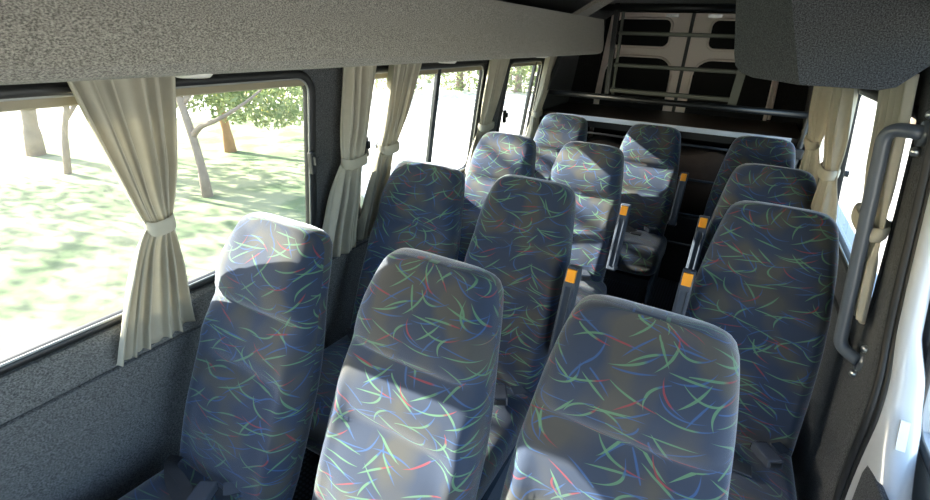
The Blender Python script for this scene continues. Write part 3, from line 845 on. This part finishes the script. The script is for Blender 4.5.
# carpet triangle on the step side of the jamb and the white sticker above it
bm = bmesh.new()
prism(bm, [(1.25,.68),(1.20,.50),(1.05,.44),(1.07,.69),(1.11,.70)], lambda a,b: (.497,a,b), lambda a,b: (.512,a,b)); bev(bm,.003,1)
tag(struct(obj('trim_11', bm, CARPET_D)))
bm = bmesh.new(); hexa(bm,[(.519,1.212,.765),(.537,1.212,.765),(.537,1.216,.765),(.519,1.216,.765),(.519,1.252,.822),(.537,1.252,.822),(.537,1.256,.822),(.519,1.256,.822)])
tag(obj('sticker', bm, mat('sticker_paper',(.88,.89,.90),.5)),'small blank white sticker on the white painted door jamb','sticker')

# ------------------------------------------------------------------ outside
GZ = -.70
def flat_poly(name, pts, z, m):
    bm = bmesh.new(); bm.faces.new([bm.verts.new((x,y,z)) for x,y in pts]); return struct(obj(name, bm, m))
flat_poly('ground', [(-120,-80),(120,-80),(120,140),(-120,140)], GZ, SAND)
flat_poly('lawn', [(-12.8,-40),(-2.2,-40),(-2.2,3.6),(-6.2,6.2),(-12.3,10.6),(-13.2,7)], GZ+.012, GRASS)

def tree(label, base, trunk, r0, r1, branches, crowns, m, cat='tree', leaf=.10, seed=0, group=None, bark=None):
    rnd = random.Random(seed)
    root = empty('tree', (base[0],base[1],GZ)); tag(root, label, cat, group)
    bm = bmesh.new()
    pts = bez([Vector(p) for p in trunk], .8, 4); n = len(pts)
    tube(bm, pts, [r0+(r1-r0)*i/(n-1)+(r0*.35*max(0,1-i/2)) for i in range(n)], 12)
    obj('trunk', bm, bark or BARK, root, True)
    for b in branches:
        bm = bmesh.new(); q = bez([Vector(p) for p in b], .5, 4); k = len(q)
        tube(bm, q, [r1*1.0*(1-.75*i/(k-1)) for i in range(k)], 8); obj('branch', bm, BARK, root, True)
    V=[];F=[]
    for (cx,cy,cz,rx,ry,rz,cnt) in crowns:
        for i in range(cnt):
            while True:
                p = Vector((rnd.uniform(-1,1),rnd.uniform(-1,1),rnd.uniform(-1,1)))
                if .2 < p.length < 1 and (noise.noise(p*2.3+Vector((cx,cy,0)))>-.12): break
            c = Vector((cx+p.x*rx,cy+p.y*ry,cz+p.z*rz))
            a = Vector((rnd.gauss(0,1),rnd.gauss(0,1),rnd.gauss(0,1))).normalized(); b = a.orthogonal().normalized()
            b = (Matrix.Rotation(rnd.uniform(0,6.28),3,a) @ b); L_ = leaf*rnd.uniform(.6,1.3)
            s_ = len(V)
            V += [c-b*L_, c+a.cross(b)*L_*.4, c+b*L_, c-a.cross(b)*L_*.4]; F.append((s_,s_+1,s_+2,s_+3))
    me = bpy.data.meshes.new('crown'); me.from_pydata([tuple(Vector(v)-Vector((0,0,0))) for v in V],[],F)
    link('crown', me, m, root)
    for ch in root.children: ch.matrix_parent_inverse = Matrix.Translation(-Vector(root.location))
    return root
tree('leaning pale trunk forking low on the lawn, seen through the large window',(-6.524,3.90),[(-6.524,3.90,GZ-.05),(-6.53,3.90,-.14),(-6.62,3.90,.33),(-6.74,3.88,.9),(-6.8,3.85,2.6)],.058,.045,
     [[(-6.62,3.90,.16),(-6.42,3.92,.34),(-5.98,3.95,.48),(-5.7,4.3,.75),(-5.5,4.8,1.2)],[(-6.7,3.9,.6),(-6.55,4.0,.8),(-6.5,4.2,1.3)],[(-6.78,3.9,1.6),(-7.2,3.4,2.2),(-8,2.6,2.8)],[(-6.8,3.87,2.5),(-6.5,2.2,3.6),(-6.3,1.0,3.75),(-6.3,-.2,3.7)]],  # last branch is added to carry the sun-blocking leaf clumps
     [(-6.3,5.05,.62,1.05,.95,.42,1500),(-7.3,6.0,.45,1.1,1.0,.45,1100),(-6.9,4.4,.95,.8,.8,.3,500),(-7.4,4.7,.70,.8,.7,.33,700),(-6.3,4.6,1.5,1.6,1.6,.7,800),(-7.6,3.2,3.0,1.8,1.8,.9,800),(-6.3,.19,3.70,.4,.28,.36,900),(-6.3,.19,4.1,.4,.28,.36,900),(-6.3,.85,3.40,.3,.22,.15,300),(-6.3,2.36,3.78,.3,.2,.28,300),(-6.3,1.46,3.80,.3,.13,.26,220)], LEAF, leaf=.055, seed=1)  # small clumps at the end are unseen, added to block sun on seats
tree('thick straight trunk farthest up the sunny lawn, seen through the large window',(-11.22,3.60),[(-11.22,3.60,GZ-.05),(-10.95,3.6,.0),(-10.7,3.6,.5),(-10.4,3.55,2.6)],.115,.10,
     [[(-10.5,3.57,1.6),(-10.1,4.2,2.4),(-9.6,4.8,3.2)]],[(-10.4,3.6,3.2,2.4,2.6,1.2,1300),(-10.2,3.9,.95,.9,.9,.4,220),(-13.5,2.5,2.6,2.2,2.6,.9,1100)], LEAF, leaf=.10, seed=2)  # last crown clump is out of view, added to shade the lawn
tree('slim trunk between the thick straight trunk and the tied curtain on the lawn',(-9.4,3.33),[(-9.4,3.33,GZ-.05),(-9.0,3.33,.07),(-8.6,3.33,.5),(-8.2,3.3,2.2)],.042,.036,
     [[(-8.9,3.33,.2),(-8.75,3.6,.6),(-8.4,4.0,1.0)]],[(-8.2,3.5,2.4,1.2,1.3,.8,600),(-8.3,3.7,.85,.7,.6,.35,250),(-11.6,.8,2.5,1.8,2.0,.8,800)], LEAF, leaf=.08, seed=3)  # final clump, away from the trunk and unseen, is added for lawn shade
tree('russet-trunked tree with yellowing leaves behind the forked trunk on the lawn',(-8.71,5.87),[(-8.71,5.87,GZ-.05),(-8.74,5.87,-.2),(-8.8,5.87,.2),(-9.0,5.8,1.8)],.09,.07,
     [[(-8.8,5.87,.2),(-8.5,6.3,.7),(-8.2,6.8,1.2)]],[(-8.9,6.2,.62,.9,1.1,.36,500),(-9.3,7.4,.3,1.1,1.1,.5,500)], LEAFY, leaf=.07, seed=4, bark=BARKR)
tree('low green tree beyond the pale ground, seen past the pillar curtains through the sliding window',(-14.0,13.5),[(-14.0,13.5,GZ-.05),(-14,13.5,1.5)],.12,.08,[],[(-14,13.5,1.0,2.0,2.0,1.6,1300)], LEAF, leaf=.14, seed=5)
for i,(x,y,r,h) in enumerate([(-12.6,16.6,1.9,3.0),(-11.3,19.6,2.0,3.2),(-9.0,21.0,1.9,3.0),(-11.5,25.5,2.2,3.4),(-8.0,30,2.6,3.6),(-25,1,4.5,4),(-26,9.5,4.2,4.5),(-22,19,4,4)]):
    tree('bushy green tree in the row bounding the pale ground far outside the lawn-side windows',(x,y),[(x,y,GZ-.05),(x,y,h*.5)],.14,.08,[],[(x,y,h*.5-.65,r,r,h*.55,1500)], LEAF, leaf=.055*r+.03, seed=20+i, group='distant row of trees')
tree('tree with red foliage far outside behind the handrail-side windows',(5.6,22),[(5.6,22,GZ-.05),(5.6,22,1.6)],.16,.1,[],[(5.6,22,1.9,1.3,1.3,1.5,700)], LEAFR, leaf=.2, seed=40)
tree('green tree far outside behind the handrail-side windows, past the red-leaved tree',(10,34),[(10,34,GZ-.05),(10,34,2)],.2,.12,[],[(10,34,2.2,4,4,2.4,1300)], LEAF, leaf=.35, seed=41)

# ------------------------------------------------------------------ light
w = bpy.data.worlds.new('world'); S.world = w; w.use_nodes = True; nt = w.node_tree
bg = nt.nodes['Background']; sky = nt.nodes.new('ShaderNodeTexSky'); sky.sky_type = 'NISHITA'; sky.sun_disc = False; sky.dust_density = 1.6; sky.air_density = 1.0
SUN = Vector((1,.172,-.5)).normalized()
sky.sun_elevation = math.asin(-SUN.z); sky.sun_rotation = math.atan2(-SUN.x, -SUN.y)
nt.links.new(sky.outputs[0], bg.inputs[0]); bg.inputs[1].default_value = .4
sd = bpy.data.lights.new('sun','SUN'); sd.energy = 13.5; sd.angle = math.radians(.6); sd.color = (1,.94,.84)
so = bpy.data.objects.new('sun', sd); COL.objects.link(so); so.rotation_euler = SUN.to_track_quat('-Z','Y').to_euler()

# ------------------------------------------------------------------ camera
cam = bpy.data.cameras.new('camera'); co = bpy.data.objects.new('camera', cam); COL.objects.link(co)
cam.sensor_width = 36; cam.lens = 464/930*36; cam.clip_start = .02
u = Vector((287,-204,464)).normalized(); v = Vector((-927,-250,464)).normalized()
X = -v; Z = X.cross(u).normalized(); X = u.cross(Z).normalized()
# rows: camera axes (x right, y down, z forward) expressed in the world
right = Vector((X.x,u.x,Z.x)); down = Vector((X.y,u.y,Z.y)); fwd = Vector((X.z,u.z,Z.z))
R = Matrix((right,-down,-fwd)).transposed().to_4x4()
co.matrix_world = Matrix.Translation((0,0,1.62)) @ R
S.camera = co
S.view_settings.view_transform = 'Standard'; S.view_settings.look = 'None'; S.view_settings.gamma = 1
S.view_settings.exposure = 1.5
